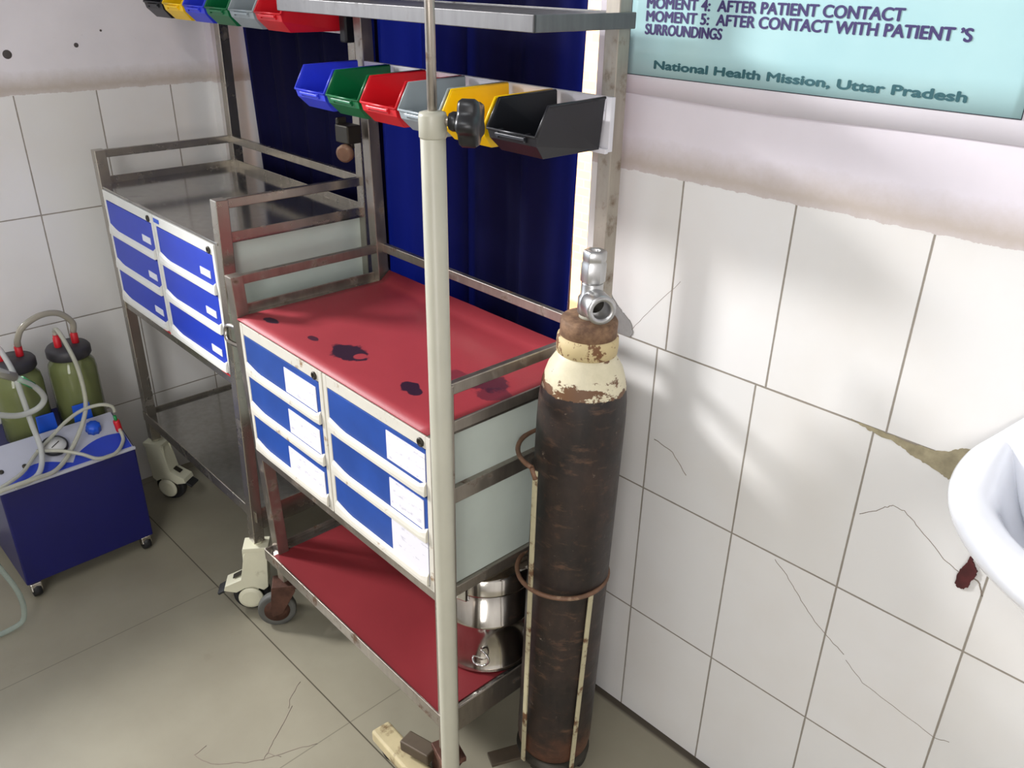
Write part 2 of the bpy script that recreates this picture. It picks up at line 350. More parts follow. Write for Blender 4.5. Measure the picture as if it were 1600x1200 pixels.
# marks on the walls
def wallmark(name, pts, m, t=.0012):
    q = []
    for i in range(len(pts)):
        (ax, az), (bx, bz) = pts[i], pts[(i + 1) % len(pts)]
        for j in range(5):
            k = 0 if j == 0 else .0014
            q.append((ax + (bx - ax) * j / 5 + random.uniform(-k, k), az + (bz - az) * j / 5 + random.uniform(-k, k)))
    pts = q
    return MB().prism([(x, -.0002, z) for x, z in pts], (0, -t, 0)).obj(name, m, wall_back)
wallmark('bare_cement_patch', [(-.440, .8875), (-.40, .886), (-.355, .884), (-.318, .886), (-.296, .892), (-.283, .903), (-.268, .908), (-.255, .896), (-.266, .872), (-.286, .850), (-.300, .856), (-.318, .861), (-.336, .864), (-.352, .871), (-.37, .876), (-.40, .8785), (-.42, .882)], 'cement')
wallmark('broken_tile_corner', [(-.94, .8865), (-.87, .8868), (-.866, .9), (-.874, .916), (-.888, .926), (-.9, .934), (-.908, .94), (-.925, .958), (-.94, .97)], 'cement_grey')
wallmark('rust_chip', [(-.238, .694), (-.232, .688), (-.224, .690), (-.219, .700), (-.2165, .714), (-.2145, .727), (-.2225, .738), (-.2275, .748), (-.232, .732), (-.2365, .714)], 'rust_chip', .004)
def crack(pts, r=.0006, m='crack', par=None):
    q = []
    for i in range(len(pts) - 1):
        a = Vector(pts[i]); b = Vector(pts[i + 1])
        for j in range(5): q.append(a.lerp(b, j / 5) + Vector((random.uniform(-1, 1), 0, random.uniform(-1, 1))) * .0012)
    q.append(Vector(pts[-1]))
    return MB().tube(q, r, 5).obj('crack', m, par or wall_back)
W2 = lambda *p: [(x, 0, z) for x, z in p]
crack(W2((-.394, .735), (-.372, .752), (-.36, .765), (-.35, .772), (-.331, .772), (-.305, .754), (-.262, .722), (-.237, .712)))
crack(W2((-.515, .575), (-.49, .555), (-.465, .53), (-.44, .505), (-.40, .478), (-.365, .46)), .0006)
crack(W2((-.36, .452), (-.325, .425), (-.27, .415), (-.2, .40), (-.178, .408)), .0006)
crack(W2((-.223, .712), (-.212, .712), (-.203, .70), (-.2, .69)), .0012)
crack(W2((-.795, .70), (-.75, .69), (-.715, .655)), .0009)
crack(W2((-.87, .90), (-.83, .955), (-.775, 1.02)), .0004)
for (y, z, r) in ((-.519, 1.287, .011), (-.353, 1.302, .006), (-.285, 1.335, .003)):
    MB().lathe([(r, 0), (r * .9, .0015), (r * .3, .0016)], (XL - .0003, y, z), (1, 0, 0), 14).obj('drill_hole', 'grout_hole', wall_left)
# marks on the floor
fl = bpy.data.objects['floor']
for pts in ([(-1.31, -.55), (-1.26, -.62), (-1.235, -.655), (-1.225, -.668)], [(-1.225, -.668), (-1.20, -.60), (-1.183, -.565)], [(-1.225, -.668), (-1.245, -.70), (-1.29, -.755), (-1.335, -.77), (-1.34, -.74)], [(-1.205, -.64), (-1.235, -.655)], [(-1.36, -.50), (-1.33, -.545), (-1.31, -.56)]):
    q = []
    for i in range(len(pts) - 1):
        a = Vector((*pts[i], 0)); b = Vector((*pts[i + 1], 0))
        for j in range(4): q.append(a.lerp(b, j / 4) + Vector((random.uniform(-1, 1), random.uniform(-1, 1), 0)) * .0015)
    q.append(Vector((*pts[-1], 0))); MB().tube(q, .0009, 5).obj('floor_scratch', 'crack', fl)

# outdoors beyond the window
struct(MB().box((-9, .2, -.25), (4, 9, -.15)).obj('ground', 'ground'))
struct(MB().box((-9, 2.6, -.15), (2, 2.8, 2.2)).obj('wall_outside', 'brick'))

# ------------------------------------------------------------------ curtains
def curtain(x0, x1, y, z0, z1, folds, amp, label, ph, slant=0):
    nx, nz = 110, 14; mb = MB(); vs = []
    for j in range(nz + 1):
        t = j / nz; z = z1 + (z0 - z1) * t
        for i in range(nx + 1):
            u = i / nx; p = 2 * math.pi * folds * u + ph
            yy = y + amp * (.55 + .45 * t) * (math.sin(p) + .35 * math.sin(2.3 * p + 1 + t) + .2 * math.sin(.45 * p + 2))
            xx = x0 + slant * t * (1 - u) + (x1 - x0) * u + .008 * math.cos(p) + (.012 * math.sin(3 * t + 1) * u if u > .8 else 0)
            vs.append((xx, yy, z))
    r = nx + 1
    mb.add(vs, [(j * r + i, j * r + i + 1, (j + 1) * r + i + 1, (j + 1) * r + i) for j in range(nz) for i in range(nx)], True)
    o = mb.obj('curtain', 'curtain')
    return tag(o, label, 'curtain', 'window curtains')
curtain(-2.425, -1.735, .062, .66, 2.12, 5, .016, 'dark navy curtain panel behind the trolley in the corner', .4, .10)
curtain(-1.72, -1.075, .06, .66, 2.12, 4.2, .018, 'blue curtain panel behind the coloured bins, daylight at its right edge', 1.7)
rod = MB().tube([(OX0, .06, 2.135), (OX1, .06, 2.135)], .008, 10).obj('curtain_rod', 'steel'); tag(rod, 'thin steel rod the blue window curtains hang from', 'curtain rod')

# ------------------------------------------------------------------ poster
pz = lambda x, z: -.0035 - .0025 * max(0, math.sin((x + .93) * 7.5)) * max(0, 1 - (z - 1.31) / .12)
poster = thing('poster', 'pale blue hand hygiene poster with white margin on the wall', 'poster', (-.925, 0, 1.31))
def sheet(x0, x1, z0, z1, dy, name, m, wav=0):
    nx, nz = 48, 16; vs = []
    for j in range(nz + 1):
        for i in range(nx + 1):
            x = x0 + (x1 - x0) * i / nx; z = z0 + (z1 - z0) * j / nz
            if wav and j == 0: z += .0015 * math.sin(i * .16 + 1.2)
            vs.append((x + .925, pz(x, z) + dy, z - 1.31))
    r = nx + 1
    o = MB().add(vs, [(j * r + i, j * r + i + 1, (j + 1) * r + i + 1, (j + 1) * r + i) for j in range(nz) for i in range(nx)], True).obj(name, m, poster)
    md = o.modifiers.new('s', 'SOLIDIFY'); md.thickness = .0006; md.offset = 0
    return o
sheet(-.929, -.295, 1.314, 2.05, 0, 'paper_margin', 'poster_white', 1)
sheet(-.9205, -.3195, 1.3455, 2.02, -.0008, 'printed_field', 'poster_blue')
bl = MB(); 
for a, b in (((-.921, 1.345), (-.319, 1.345)), ((-.921, 1.345), (-.921, 2.02)), ((-.319, 1.345), (-.319, 2.02))):
    q = [Vector((a[0] + (b[0] - a[0]) * i / 24, 0, a[1] + (b[1] - a[1]) * i / 24)) for i in range(25)]
    bl.tube([Vector((p.x + .925, pz(p.x, p.z) - .0012, p.z - 1.31)) for p in q], .0006, 5)
bl.obj('border_line', 'black_line', poster)
def lettering(txt, x0, x1, zb, cap, m, bold=.0):
    c = bpy.data.curves.new('lettering', 'FONT'); c.body = txt; c.size = 1; c.extrude = .001
    o = bpy.data.objects.new('tmp', c); COL.objects.link(o); bpy.context.view_layer.update()
    me = bpy.data.meshes.new_from_object(o.evaluated_get(bpy.context.evaluated_depsgraph_get())); bpy.data.objects.remove(o)
    xs = [v.co.x for v in me.vertices]; a, b = min(xs), max(xs); k = (x1 - x0) / (b - a); s = cap / .69
    for v in me.vertices:
        x = x0 + (v.co.x - a) * k; z = zb + v.co.y * s
        v.co = Vector((x + .925, pz(x, z) - .0016 - (v.co.z * .3), z - 1.31))
    bm = bmesh.new(); bm.from_mesh(me); G = list(bm.verts) + list(bm.edges) + list(bm.faces)
    for dx, dz in ((bold, 0), (-bold, 0), (0, bold * .6), (0, -bold * .6)):
        g2 = bmesh.ops.duplicate(bm, geom=G); bmesh.ops.translate(bm, vec=(dx, -random.uniform(.00002, .00008), dz), verts=[e for e in g2['geom'] if isinstance(e, bmesh.types.BMVert)])
    bm.to_mesh(me); bm.free()
    me.name = 'lettering'; me.materials.append(M[m]); l = bpy.data.objects.new('lettering', me); COL.objects.link(l); l.parent = poster
    return l
lettering('SURROUNDINGS', -.890, -.748, 1.4075, .0150, 'ink', .0009)
lettering("MOMENT 5:  AFTER CONTACT WITH PATIENT \u2019S", -.890, -.397, 1.4265, .0150, 'ink', .0009)
lettering('MOMENT 4:  AFTER PATIENT CONTACT', -.8905, -.484, 1.4455, .0150, 'ink', .0009)
lettering('National Health Mission, Uttar Pradesh', -.866, -.386, 1.3575, .0118, 'ink_green', .0011)

# ------------------------------------------------------------------ wash basin
def basin():
    root = thing('wash_basin', 'white ceramic wash basin at the right edge beside the tiled wall', 'wash basin', (0, 0, .898))
    N = 56; rings = []
    def ring(sx, f, b, z, lift):
        R = []
        for i in range(N):
            t = 2 * math.pi * i / N; c, s = math.cos(t), math.sin(t); e = 1.0
            x = sx * math.copysign(abs(c) ** e, c); y = math.copysign(abs(s) ** e, s)
            y = -.02 + (f if y < 0 else b) * y
            k = max(0, (y + .12) / .12) * (1 - min(1, abs(x) / .275) ** 4)
            R.append((x, min(y, -.002), z + lift * k ** 1.5))
        return R
    spec = [(.06, .10, .02, -.17, 0), (.12, .16, .02, -.15, 0), (.205, .21, .02, -.075, 0), (.250, .245, .02, -.040, .15), (.268, .262, .02, -.022, .165), (.274, .267, .02, -.004, .17), (.270, .263, .02, .010, .17), (.258, .252, .018, .018, .168), (.240, .236, .005, .018, .155), (.225, .222, -.01, .010, .13),
            (.212, .210, -.022, -.006, .09), (.198, .195, -.04, -.038, .04), (.16, .16, -.06, -.09, 0), (.08, .10, -.075, -.115, 0), (.02, .04, -.085, -.12, 0)]
    mb = MB(); vs = []
    for sp in spec: vs += ring(*sp)
    fs = []
    for i in range(len(spec) - 1):
        for j in range(N): fs.append((i * N + j, i * N + (j + 1) % N, (i + 1) * N + (j + 1) % N, (i + 1) * N + j))
    fs.append(tuple(range(N))); fs.append(tuple((len(spec) - 1) * N + j for j in range(N)))
    o = mb.add(vs, fs, True).obj('bowl', 'basin', root); sd = o.modifiers.new('s', 'SUBSURF'); sd.levels = 1; sd.render_levels = 2
    MB().lathe([(.018, 0), (.02, .004), (.006, .005)], (0, -.09, -.119)).obj('drain', 'chrome', root)
    return root
basin()

# ------------------------------------------------------------------ trolleys
LT, WT = .6734, .363
def caster(root, x, y, ztop, rw, ang, style):
    """swivel caster below a leg: bracket with wheel, tyre and brake as sub-parts"""
    d = Vector((math.cos(ang), math.sin(ang), 0)); s = Vector((-d.y, d.x, 0)); c = Vector((x, y, rw)) + d * .03
    br = MB(); wid = .012
    for k in (-1, 1):
        o = c + s * (k * (wid + .006))
        P = [o + d * a + Vector((0, 0, b)) for a, b in ((.012, -.012), (.016, .012), (.012, rw * .5), (.006, ztop - rw - .018), (-.05, ztop - rw - .018), (-.05, ztop - rw - .034), (-.014, -.004))]
        br.prism([p - s * .002 for p in P], s * .004)
    mt = Matrix.Translation(Vector((x, y, ztop - .018))) @ Matrix.Rotation(ang, 4, 'Z')
    br.box((-.028, -.024, -.006), (.034, .024, .006), mt); br.lathe([(.011, 0), (.011, .024)], (x, y, ztop - .014), n=14)
    if style == 'cream':
        H = ztop - rw - .016
        br.prism([c + d * a + Vector((0, 0, b)) - s * .0235 for a, b in ((-.054, H), (-.004, H), (.004, H - .02), (.018, .058), (.060, .040), (.064, .026), (.034, .018), (.012, .03), (-.01, .034), (-.034, .02), (-.046, .03))], s * .047)
        for k in (-1, 1): br.lathe([(.031, 0), (.031, .004), (.022, .008)], c + s * k * .0215, s * k, 24)
    b = br.obj('caster', 'cream_plastic' if style == 'cream' else ('rust_bracket' if style == 'rust' else 'steel'), root, .0015)
    MB().lathe([(.008, -wid), (rw * .8, -wid * .8), (rw * .95, -wid), (rw, -wid * .5), (rw, wid * .5), (rw * .95, wid), (rw * .8, wid * .8), (.008, wid)], c, s, 28).obj('tyre', 'black_rubber' if style == 'cream' else 'grey_rubber', b)
    MB().lathe([(.006, -wid - .002), (rw * .66, -wid - .001), (rw * .72, 0), (rw * .66, wid + .001), (.006, wid + .002)], c, s, 24).obj('hub', 'dark_metal' if style == 'cream' else 'rust_bracket', b)
    if style == 'rust' and x > .5 and y < .1: MB().bar((x - .035, y - .014, .096), (x - .105, y - .030, .092), .034, .026).obj('brake_lever', 'old_iron', b, .003)
    if style == 'cream':
        MB().box((-.012, -.02, -.004), (.026, .02, .004), Matrix.Translation(c + d * .058 + Vector((0, 0, .026))) @ Matrix.Rotation(ang, 4, 'Z') @ Matrix.Rotation(.5, 4, 'Y')).obj('brake_pedal', 'black_rubber', b, .003)
        MB().box((-.012, -.008, -.001), (.012, .008, .001), Matrix.Translation(c + d * .03 + Vector((0, 0, .0585))) @ Matrix.Rotation(ang, 4, 'Z') @ Matrix.Rotation(.5, 4, 'Y')).obj('brake_slot', 'dark_metal', b)
    return b

def trolley(name, label, loc, rz, zr, zct, zcb, zs, zb, zbh, ztop, zpt, worn, legs, casters, shelf_m, notes):
    root = thing(name, label, 'trolley', loc, rz, 'drawer trolleys')
    L, Wd, h = LT, WT, .014
    st = 'steel_worn' if worn else 'steel'
    white = 'white_worn' if worn else 'white_paint'; blue = 'blue_worn' if worn else 'blue'
    zl = zs - .09
    # four posts
    for i, (x, y) in enumerate(((0, 0), (L, 0), (0, Wd), (L, Wd))):
        top = zr if y == 0 else zpt
        (ax, ay), (bx, by) = legs[i]
        MB().bar((x + bx, y + by, zl if i < 4 else 0), (x + ax, y + ay, top), .028, .028, ref=(1, 0, 0)).obj('post', 'wallpost' if (worn and i == 3) else st, root, .0015)
    # guard rails on three sides
    for p, q in (((0, 0), (0, Wd)), ((L, 0), (L, Wd)), ((0, Wd), (L, Wd))):
        MB().bar((*p, zr - .011), (*q, zr - .011), .012, .02).obj('guard_rail', st, root, .0015)
    # top tray with rim
    t = MB().box((-.012, -.012, zct - .002), (L + .002, Wd + .012, zct + .004)); 
    o = t.obj('top_tray', shelf_m, root, .001)
    r = MB()
    for a, b in (((-.014, 0, 0), (-.010, Wd, .022)), ((L - .002, .014, 0), (L + .002, Wd, .022)), ((0, Wd + .008, 0), (L, Wd + .012, .022))):
        r.box((a[0], a[1], zct + a[2] - .002), (b[0], b[1], zct + b[2]))
    r.obj('tray_rim', st, o, .001)
    # drawer cabinets
    colw = (L - .028 - .004) / 2; top_strip = .024; zt = zct - .004; hd = (zt - zcb - top_strip - .006) / 3
    for k in range(2):
        x0 = .014 + k * (colw + .004); x1 = x0 + colw
        cab = MB().box((x0, -.004, zcb), (x1, Wd - .02, zt)); 
        # face frame
        cab.box((x0, -.014, zcb), (x0 + .012, -.004, zt)); cab.box((x1 - .012, -.014, zcb), (x1, -.004, zt)); cab.box((x0 + .012, -.014, zt - top_strip), (x1 - .012, -.004, zt)); cab.box((x0 + .012, -.014, zcb), (x1 - .012, -.004, zcb + .006))
        cab = cab.obj('cabinet', white, root, .001)
        MB().lathe([(.008, 0), (.008, .003), (.005, .004), (.004, .002)], (x1 - .024, -.014, zt - .015), (0, -1, 0), 18).obj('lock', 'dark_metal', cab)
        if not worn: MB().box((x1 - .050, -.0146, zcb + .0005), (x1 - .008, -.0139, zcb + .0055)).obj('red_print', 'red_plastic', cab)
        if not worn and k == 1: MB().box((x0 + .006, -.0152, zt - .016), (x0 + .036, -.0142, zt - .006)).obj('maker_plate', 'bright_blue', cab)
        for rrow in range(3):
            z1 = zt - top_strip - rrow * hd; z0 = z1 - hd + .003; a, b = x0 + .013, x1 - .013
            d = MB().box((a, -.0135, z0), (b, -.006, z1 - .002)).obj('drawer', blue, root, .001)
            # pull: a lip along the bottom edge that bows outwards, tapering at the ends
            pr = []; n = 16; hp = .0165; vs = []
            for i in range(n + 1):
                u = i / n; x = a + (b - a) * u; e = min(1, u / .16, (1 - u) / .05); out = .006 + .001 * e; ht = hp + .011 * (1 - e)
                vs += [(x, -.0135, z0 + ht), (x, -.0135 - out * .75, z0 + ht * .75), (x, -.0135 - out, z0 + ht * .35), (x, -.0135 - out, z0), (x, -.0135, z0)]
            fs = [(i * 5 + j, i * 5 + (j + 1) % 5, i * 5 + 5 + (j + 1) % 5, i * 5 + 5 + j) for i in range(n) for j in range(5)] + [(0, 1, 2, 3, 4), tuple(n * 5 + j for j in range(5))]
            MB().add(vs, fs).obj('pull', white, d)
            nx0, nx1, nz0, nz1 = notes(k, rrow)
            MB().box((a + (b - a) * nx0, -.0148, z0 + (hd * nz0)), (a + (b - a) * nx1, -.0136, z0 + hd * nz1)).obj('paper_note' if worn else 'label_strip', 'note' if worn else 'label', d)
    # side skins
    MB().box((L - .0145, .014, zcb), (L - .010, Wd - .014, zt)).obj('side_panel', 'side_panel', root)
    MB().box((.010, .014, zcb), (.0145, Wd - .014, zt)).obj('side_panel', 'side_panel', root)
    if worn:
        MB().box((L - .0145, .012, zct - .135), (L + .001, Wd - .016, zct - .105)).obj('side_band', 'steel_worn', root, .001)
    # frame under the cabinets
    for p, q in (((0, 0), (L, 0)), ((0, 0), (0, Wd)), ((L - .012, 0), (L - .012, Wd)), ((0, Wd), (L, Wd))):
        MB().bar((*p, zcb - .012), (*q, zcb - .012), .02, .022).obj('cross_bar', st, root, .0015)
    # bottom shelf
    o = MB().box((-.012, -.012, zs - .012), (L + .002, Wd + .012, zs - .008)).obj('bottom_shelf', 'steel_plate', root)
    r = MB()
    for a, b in (((-.014, -.016), (L + .014, -.012)), ((-.014, Wd + .012), (L + .014, Wd + .016)), ((-.016, -.014), (-.012, Wd + .014)), ((L - .001, .0), (L + .003, Wd + .014))):
        r.box((a[0], a[1], zs - (.028 if a[0] < L - .1 else .058)), (b[0], b[1], zs + .002))
    r.obj('shelf_rim', st, o, .001)
    for (x, y), (ang, style, rw) in zip(((0, 0), (L, 0), (0, Wd), (L, Wd)), casters):
        i = ((0, 0), (L, 0), (0, Wd), (L, Wd)).index((x, y)); bx, by = legs[i][1]
        caster(root, x + bx, y + by, zl + .004, rw, ang, style)
    # rail for the bins, hung between the rear posts
    rl = MB().box((-.030, Wd - .026, zb), (L + .014, Wd - .016, zb + zbh)).box((-.030, Wd - .034, zb - .002), (L + .014, Wd - .026, zb + .006)).obj('bin_rail', 'rail_white', root, .001)
    for k in range(6):
        x = .004 + k * .116; MB().box((x + .022, Wd - .0272, zb + zbh - .036), (x + .092, Wd - .0262, zb + zbh - .003)).obj('paper_strip', 'note', rl)
    # top shelf behind the bins
    o = MB().box((-.012, .165, ztop - .004), (L + .014, Wd + .014, ztop)).obj('upper_shelf', 'alu', root)
    r = MB()
    for a, b in (((-.014, .160), (L + .018, .165)), ((-.016, .16), (-.012, Wd + .014)), ((L + .014, .16), (L + .018, Wd + .014)), ((-.014, Wd + .014), (L + .014, Wd + .018))):
        r.box((a[0], a[1], ztop - .020), (b[0], b[1], ztop + .003))
    r.obj('upper_rim', 'alu', o, .001)
    return root

def nw(k, r):
    if k == 0: return (.56, .96, .22, .80) if r < 2 else (.5, .97, .12, .78)
    return [(.63, .995, .26, .86), (.64, .97, .22, .86), (.64, 1.0, .10, 1.0)][r]
def nn(k, r): return (.76, .93, .34, .52)
Z4 = [((0, 0), (0, 0))] * 4
T2 = trolley('drawer_trolley', 'worn steel drawer trolley with red mats and rusty casters, beside the gas cylinder', (-1.5637, -.4256, 0), -.0218, .9247, .8324, .520, .228, 1.236, .084, 1.438, 1.60, True,
    [((-.002, -.005), (.010, .019)), ((0, 0), (0, 0)), ((-.012, -.018), (.003, .003)), ((-.004, -.003), (.002, .001))],
    [(math.radians(-122), 'rust', .047), (math.radians(165), 'rust', .047), (.5, 'rust', .047), (2.9, 'rust', .047)], 'steel', nw)
T1 = trolley('drawer_trolley', 'cleaner steel drawer trolley with bright blue drawers and bare steel top, in the corner', (-2.3176, -.3961, 0), -.0201, 1.0625, .9686, .655, .297, 1.369, .084, 1.60, 1.75, False,
    [((0, 0), (0, 0)), ((.002, .006), (-.007, -.013)), ((.006, .012), (.003, .005)), ((0, 0), (0, 0))],
    [(.6, 'cream', .046), (math.radians(-125), 'cream', .046), (2.2, 'cream', .046), (1.2, 'cream', .046)], 'steel_plate', nn)
# push handle of the worn trolley
hp = smoothpath([(-.012, 0, .80), (-.05, -.01, .80), (-.062, -.012, .785), (-.05, -.014, .765), (-.012, 0, .758)], 6)
MB().tube(hp, .005, 10).obj('side_handle', 'steel_bright', T2)

# clamp hanging on the rear post of the corner trolley
cl = thing('pole_clamp', 'grey metal clamp with round disc on the rear post between the trolleys', 'clamp', (-1.574, -.122, 1.142))
MB().box((-.028, -.018, .012), (.020, .018, .05)).box((-.034, -.012, .03), (-.024, .012, .062)).obj('jaw', 'dark_metal', cl, .003)
MB().lathe([(.016, 0), (.019, .004), (.019, .014), (.014, .018)], (.004, -.012, -.006), (.5, -.8, -.1), 20).obj('screw_disc', 'ring_rust', cl)
MB().tube([(0, 0, .02), (.004, 0, .0)], .008, 10).obj('stem', 'dark_metal', cl)
MB().box((-.014, -.012, -.04), (.010, .012, .04)).obj('hook_bracket', 'black_plastic', T1, .004).location = (.706, .322, 1.392)

# red mats
mat2 = MB(); nx, ny = 30, 16; vs = []
for j in range(ny + 1):
    for i in range(nx + 1):
        x = .0155 + (LT - .031) * i / nx; y = -.018 + (WT + .022) * j / ny
        z = .8392 + (.018 * max(0, (y - .335) / .03) ** 2 if y > .335 else 0) - (.003 * max(0, (-y - .012) / .006)) + .0002 * math.sin(i * 1.1 + j * .7)
        vs.append((x, y, z))
r_ = nx + 1
mat2.add(vs, [(j * r_ + i, j * r_ + i + 1, (j + 1) * r_ + i + 1, (j + 1) * r_ + i) for j in range(ny) for i in range(nx)], True)
M['mat_top'] = red_mat('red_rubber_stained', (160, 56, 64), (148, 50, 58), [(.075, .028, .026, .012, 1, None), (.215, .045, .020, .009, .9, None), (.315, .062, .046, .034, 1, (.345, .066, .013)), (.505, .060, .020, .018, 1, None), (.53, .055, .014, .014, 1, None), (.585, .175, .05, .035, .8, None), (.53, .15, .03, .02, .5, None), (.625, .155, .04, .03, .6, None)])
m2 = mat2.obj('rubber_mat', M['mat_top']); m2.location = (-1.5637, -.4256, 0); m2.rotation_euler = (0, 0, -.0218)
md = m2.modifiers.new('s', 'SOLIDIFY'); md.thickness = .0022; md.offset = 0
tag(m2, 'red rubber mat with dark burn stains on top of the worn trolley', 'mat', 'red trolley mats')
M['mat_low'] = red_mat('red_rubber', (124, 36, 42), (116, 32, 38), [])
m3 = MB().box((.0155, -.010, .2204), (LT - .0155, WT + .006, .2226)).obj('rubber_mat', M['mat_low'], bevel=.0006); m3.location = m2.location; m3.rotation_euler = m2.rotation_euler
tag(m3, 'plain red rubber mat on the bottom shelf under the steel drum', 'mat', 'red trolley mats')

# ------------------------------------------------------------------ storage bins
def make_bin(color, root_m, xl, zb, label, w=.108, sc=1.0):
    d, h = .150 * sc, .080
    prof = [(0, h), (.126 * sc, h - .003), (d, h * .44), (d - .004, h * .26), (d - .024, 0), (0, 0)]   # (depth, z)
    xs = (-w / 2, w / 2); vs = []
    for x in xs: vs += [(x * (1 if z > h * .4 else (.97 if z > .01 else .86)), -a, z) for a, z in prof]
    fs = [(0, 1, 2, 3, 4, 5), (11, 10, 9, 8, 7, 6), (5, 11, 13, 12), (4, 10, 11, 5), (3, 9, 10, 4), (2, 8, 9, 3)]
    vs += [(-w / 2 * .95, 0, h * .62), (w / 2 * .95, 0, h * .62)]
    fs[0] = (0, 1, 2, 3, 4, 5, 12); fs[1] = (13, 11, 10, 9, 8, 7, 6)
    mb = MB().add(vs, fs); o = mb.obj('storage_bin', 'bin_' + color)
    md = o.modifiers.new('s', 'SOLIDIFY'); md.thickness = .0028; md.offset = -1
    b = o.modifiers.new('b', 'BEVEL'); b.width = .0012; b.segments = 2; b.limit_method = 'ANGLE'
    # moulded parts: label ledge on the lip, rim beads, hanging hooks
    e = MB()
    e.box((-w * .30, -d - .004, h * .34), (w * .30, -d + .004, h * .40)); e.box((-w * .30, -d - .001, h * .30), (-w * .26, -d + .012, h * .46)); e.box((w * .26, -d - .001, h * .30), (w * .30, -d + .012, h * .46))
    e.obj('label_ledge', 'bin_' + color, o, .0008)
    g = MB()
    for s in (-1, 1):
        x = s * w / 2
        g.tube([(x, -.001, h), (x, -.126 * sc, h - .003), (x, -d, h * .44)], .0024, 6)
    g.tube([(-w / 2, -d, h * .44), (w / 2, -d, h * .44)], .0022, 6)
    g.obj('rim_bead', 'bin_' + color, o)
    tag(o, label, 'storage bin', 'coloured storage bins')
    mw = Matrix.Translation(root_m.location) @ Matrix.Rotation(root_m.rotation_euler.z, 4, 'Z')
    o.location = mw @ Vector((xl, WT - .0345, zb)); o.rotation_euler = (0, 0, root_m.rotation_euler.z)
    return o
o2 = [('blue', 'blue open front bin, leftmost in the row above the red mat'), ('green', 'green open front bin between blue and red on the lower bin row'), ('red', 'red open front bin between green and grey on the lower bin row'),
      ('grey', 'grey open front bin behind the cream pole'), ('yellow', 'yellow open front bin behind the black star knob'), ('black', 'black open front bin at the right end beside the wall post')]
for k, (c, l) in enumerate(o2): make_bin(c, T2, .046 + k * .1165, 1.240, l)
o1 = [('black', 'black bin at the left end of the upper row, against the plaster wall'), ('yellow', 'yellow bin second from left in the cut off upper row'), ('blue', 'blue bin in the cut off upper row, above the corner post'),
      ('green', 'green bin in the cut off upper row'), ('grey', 'light grey bin beside the red one in the cut off upper row'), ('red', 'large red bin at the right end of the cut off upper row')]
for k, (c, l) in enumerate(o1): make_bin(c, T1, .048 + k * .1165, 1.373, l, sc=.98)

# ------------------------------------------------------------------ steel drum on the bottom shelf
dr = thing('steel_drum', 'shiny round steel drum with lid on the lower red mat', 'drum', (-.995, -.247, .2228))
R_ = .098
MB().lathe([(R_ - .004, 0), (R_ + .003, .002), (R_ + .004, .006), (R_, .010), (R_, .112), (R_ + .0025, .115), (R_ + .0025, .120), (R_, .123), (R_, .210), (R_ - .003, .210)], n=56).obj('body', 'steel_bright', dr)
MB().lathe([(R_ + .001, .194), (R_ + .004, .195), (R_ + .004, .199), (R_ + .003, .201), (R_ + .003, .229), (R_ - .002, .234), (R_ * .6, .247), (R_ * .2, .253), (.001, .254)], n=56).obj('lid', 'steel_bright', dr)
a = math.radians(-95)
MB().box((-.012, -.008, -.03), (.012, .004, .018), Matrix.Translation((R_ * math.cos(math.radians(-70)), R_ * math.sin(math.radians(-70)), .212)) @ Matrix.Rotation(math.radians(20), 4, 'Z')).obj('latch', 'chrome', dr, .003)
MB().tube(smoothpath([(math.cos(t) * (R_ + o), math.sin(t) * (R_ + o), z) for t, o, z in ((-.85, .002, .062), (-.75, .01, .058), (-.7, .014, .045), (-.78, .012, .032), (-.95, .012, .034), (-1.02, .002, .04))], 5), .0022, 8).obj('carry_loop', 'chrome', dr)

# ------------------------------------------------------------------ oxygen cylinder and its cage stand
CX, CY = -.809, -.229
cy = thing('gas_cylinder', 'dark brown gas cylinder with flaking cream shoulder and steel valve', 'gas cylinder', (CX, CY, .052)); cy.rotation_euler = (math.radians(-.9), math.radians(.9), 0); cy.scale = (.965,) * 3
r = .077
MB().lathe([(.03, .014), (r * .86, .016), (r * .97, .030), (r, .05), (r, .3), (r * 1.002, .5), (r, .80), (r * .985, .84), (r * .93, .875), (r * .82, .902), (r * .66, .922), (.048, .932), (.03, .935)], n=56).obj('body', 'cylinder', cy)
MB().lathe([(.047, .926), (.051, .929), (.052, .945), (.051, .957), (.046, .960), (.03, .960)], n=40).obj('neck_ring', 'neck', cy)
MB().lathe([(.044, .957), (.0475, .959), (.0475, .984), (.045, .988), (.02, .989)], n=40).obj('guard_collar', 'collar', cy)
MB().lathe([(.018, .986), (.018, .996), (.014, .998)], n=24).obj('seal_ring', 'cream_paint', cy)
va = MB().lathe([(.0185, .994), (.0215, .998), (.0215, 1.022), (.018, 1.027), (.018, 1.048), (.014, 1.050)], n=24).lathe([(.0185, 1.049), (.0205, 1.051), (.0205, 1.080), (.0185, 1.084), (.0195, 1.087), (.0195, 1.099), (.0175, 1.102), (.009, 1.102), (.008, 1.090)], n=6)
va = va.obj('valve', 'ring_steel', cy, .0008)
od = Vector((.86, -.5, .03)).normalized()
MB().lathe([(.0135, 0), (.0135, .012), (.0235, .015), (.0245, .020), (.0245, .050), (.0225, .054), (.0155, .054), (.0145, .050), (.0145, .020)], (0, 0, 1.018) , od, 28).obj('outlet', 'ring_steel', va)
MB().lathe([(.0148, .02), (.0148, .0215), (.003, .022)], (0, 0, 1.018), od, 20).obj('outlet_bore', 'dark_metal', va)
stn = thing('cylinder_stand', 'rusty ring stand with cream flat bars around the gas cylinder', 'stand', (CX, CY, .052)); stn.scale = (.965,) * 3
